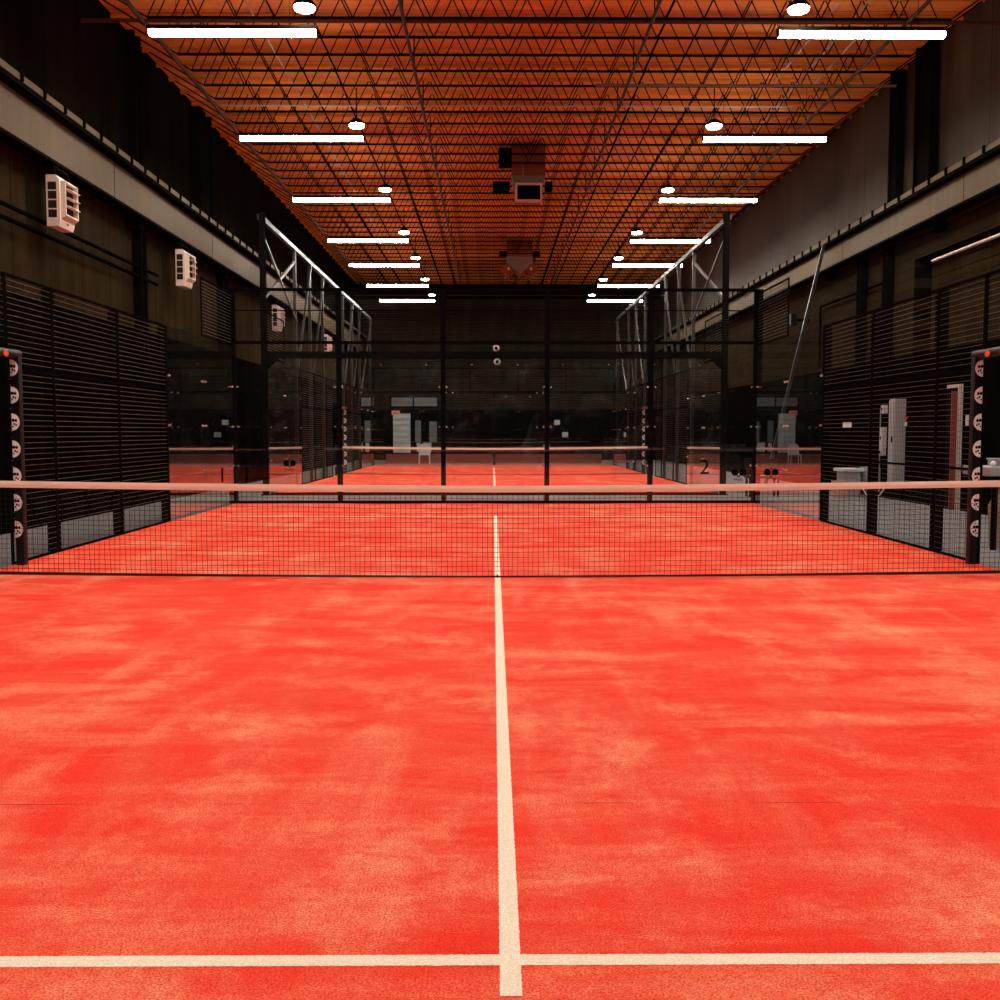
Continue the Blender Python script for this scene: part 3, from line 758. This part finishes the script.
# table beyond right gateway
t = thing('work_table', (6.35,2.6,-.012), 'grey table standing beyond the right padded gate frame', 'table')
MB().bevbox(-.60,.9,-.35,.35,.87,.98,.01).build('table_top', M['cab'], t)
for sx in (-.5,.8):
    for sy in (-.28,.28): MB().box(sx-.025,sx+.025,sy-.025,sy+.025,0,.87).build('leg', M['steel'], t)
t = tag(MB().lathe([(.002,-.034),(.02,-.028),(.032,-.012),(.034,0),(.032,.012),(.02,.028),(.002,.034)],(0,0,0),16).build('white_ball', M['white'], None, (5.86,2.4,1.003)), 'white ball lying on the grey table at the right edge', 'ball')
t = thing('storage_box', (6.3,2.65,.969), 'grey box on the table at the right edge', 'box')
MB().bevbox(-.30,.30,-.18,.18,0,.07,.01).build('body', M['cab'], t); MB().bevbox(-.31,.31,-.19,.19,.07,.09,.006).build('lid', M['cab'], t)
t = thing('cloth_bag', (6.25,2.6,-.012), 'tan cloth bag standing under the grey table', 'bag')
MB().prism([(-.24,0),(.28,0),(.30,.55),(.22,.80),(-.08,.82),(-.26,.5)],1,-.16,.16).build('body', M['tan'], t)
MB().path([(-.05,0,.80),(0,0,.86),(.08,0,.86),(.12,0,.80)],.012).build('handle', M['tan'], t)
# between the courts, right
t = thing('low_bench', (5.75,12.2,-.012), 'black bench with papers between the two courts at the right', 'bench')
MB().bevbox(-.35,.35,-.2,.2,.40,.46,.01).build('seat', M['pad'], t)
MB().bevbox(-.35,.35,.16,.2,.46,.82,.01).build('backrest', M['pad'], t)
for sx in (-.3,.3):
    for sy in (-.15,.15): MB().box(sx-.02,sx+.02,sy-.02,sy+.02,0,.40).build('leg', M['steel'], t)
pp = tag(MB().box(-.14,.14,-.1,.1,0,.006).build('paper_sheet', M['white'], None, (5.65,12.15,.449)), 'white paper sheet lying on the black bench', 'paper')

# ------------------------------------------------------------------ far end of hall
Yw = YB-.035
w = MB(); x0, x1, z0, z1 = -5.13, -2.75, .0, 3.15
for a, b in ((x0,x0+.06),(-4.02,-3.94),(x1-.06,x1)): w.box(a,b,Yw-.06,Yw,z0,z1)
for a in (2.3,2.6,z1-.06): w.box(x0,x1,Yw-.05,Yw,a,a+.06)
wf = tag(w.build('glowing_panes', M['steel']), kind='structure')  # panes that glow on the far wall, behind the second court
for a,b,c,dd,m,n in ((-5.07,-4.02,2.66,3.09,'pane_dim','transom_pane'),(-3.94,-2.81,2.66,3.09,'pane_dim','transom_pane'),(-5.0,-4.14,.35,2.3,'pane','main_pane'),(-3.9,-3.62,.9,1.95,'pane_dim','narrow_pane'),(-3.2,-2.83,.9,1.9,'pane_dim','narrow_pane'),(-3.83,-3.65,.4,.85,'pane','small_pane'),(-3.5,-3.1,.4,.85,'pane','small_pane')):
    MB().box(a,b,Yw-.03,Yw-.02,c,dd).build(n, M[m], wf)
t = thing('exit_sign', (-4.86,Yw-.06,2.32), 'small glowing orange exit sign over the bright panes at the far wall', 'sign')
MB().box(-.2,.2,-.02,.0,-.10,.12).build('panel', M['exit'], t); w_ = link('lettering', text_mesh('EXIT', .14), t, (0,-.024,-.05)); w_.rotation_euler.x = R(90)
t = thing('round_back_chair', (-3.0,C2+11.4,-.012), 'pale plastic chair with a rounded back behind the second court', 'chair')
pts = [(.26*math.cos(PI*i/12)*(1 if 0<i<12 else 1), .66+.24*math.sin(PI*i/12)) for i in range(13)]
MB().prism([(.24,.42)]+pts+[(-.24,.42)],1,.20,.23).build('backrest', M['plastic'], t)
MB().bevbox(-.25,.25,-.24,.22,.40,.44,.012).build('seat', M['plastic'], t)
for sx in (-.21,.21):
    for sy in (-.2,.18): MB().tube((sx,sy,.40),(sx*1.1,sy*1.1,0),.018,6).build('leg', M['plastic'], t)
t = thing('storage_shelf', (3.0,40.3,-.012), 'dark shelf with pale boxes at the far wall on the right', 'shelf')
for z in (.5,1.1,1.7,2.2): MB().box(-.9,.9,-.25,.25,z,z+.04).build('shelf_board', M['steel'], t)
for sx in (-.9,.9): MB().box(sx-.03,sx+.03,-.25,.25,0,2.24).build('side_post', M['steel'], t)
for x, z, l in ((2.6,.53,'lower left pale box on the far dark shelf'),(3.5,1.13,'pale box on the middle board of the far dark shelf'),(3.1,1.73,'top pale box on the far dark shelf')):
    q = tag(MB().bevbox(-.14,.14,-.12,.12,0,.24,.01).build('storage_box', M['plastic'], None, (x,40.25,z)), l, 'box')
t = tag(MB().box(-4.8,4.8,-.05,.05,.0,.42).build('back_counter', M['leaf'], None, (0,35.6,-.012)), 'low reddish brown partition behind the second court', 'partition')

# ------------------------------------------------------------------ camera, world, render look
cd = bpy.data.cameras.new('camera'); cam = bpy.data.objects.new('camera', cd); COL.objects.link(cam)
cd.sensor_width = 36; cd.lens = 36*1011.9/1000; cd.clip_end = 200
cam.location = (-.0444, -9.5016, 1.3737)
yaw, pit = .007036, .066926
cam.rotation_mode = 'XYZ'
cam.rotation_euler = (PI/2 - pit, 0, -yaw)
S.camera = cam
wd = bpy.data.worlds.new('world'); S.world = wd; wd.use_nodes = True
wd.node_tree.nodes['Background'].inputs[0].default_value = (0,0,0,1)
S.view_settings.view_transform = 'Standard'; S.view_settings.look = 'None'; S.view_settings.gamma = 1
S.view_settings.use_curve_mapping = False; S.view_settings.exposure = 0.0
S.cycles.transparent_max_bounces = 24; S.cycles.max_bounces = 8; S.cycles.diffuse_bounces = 4
S.cycles.use_denoising = True
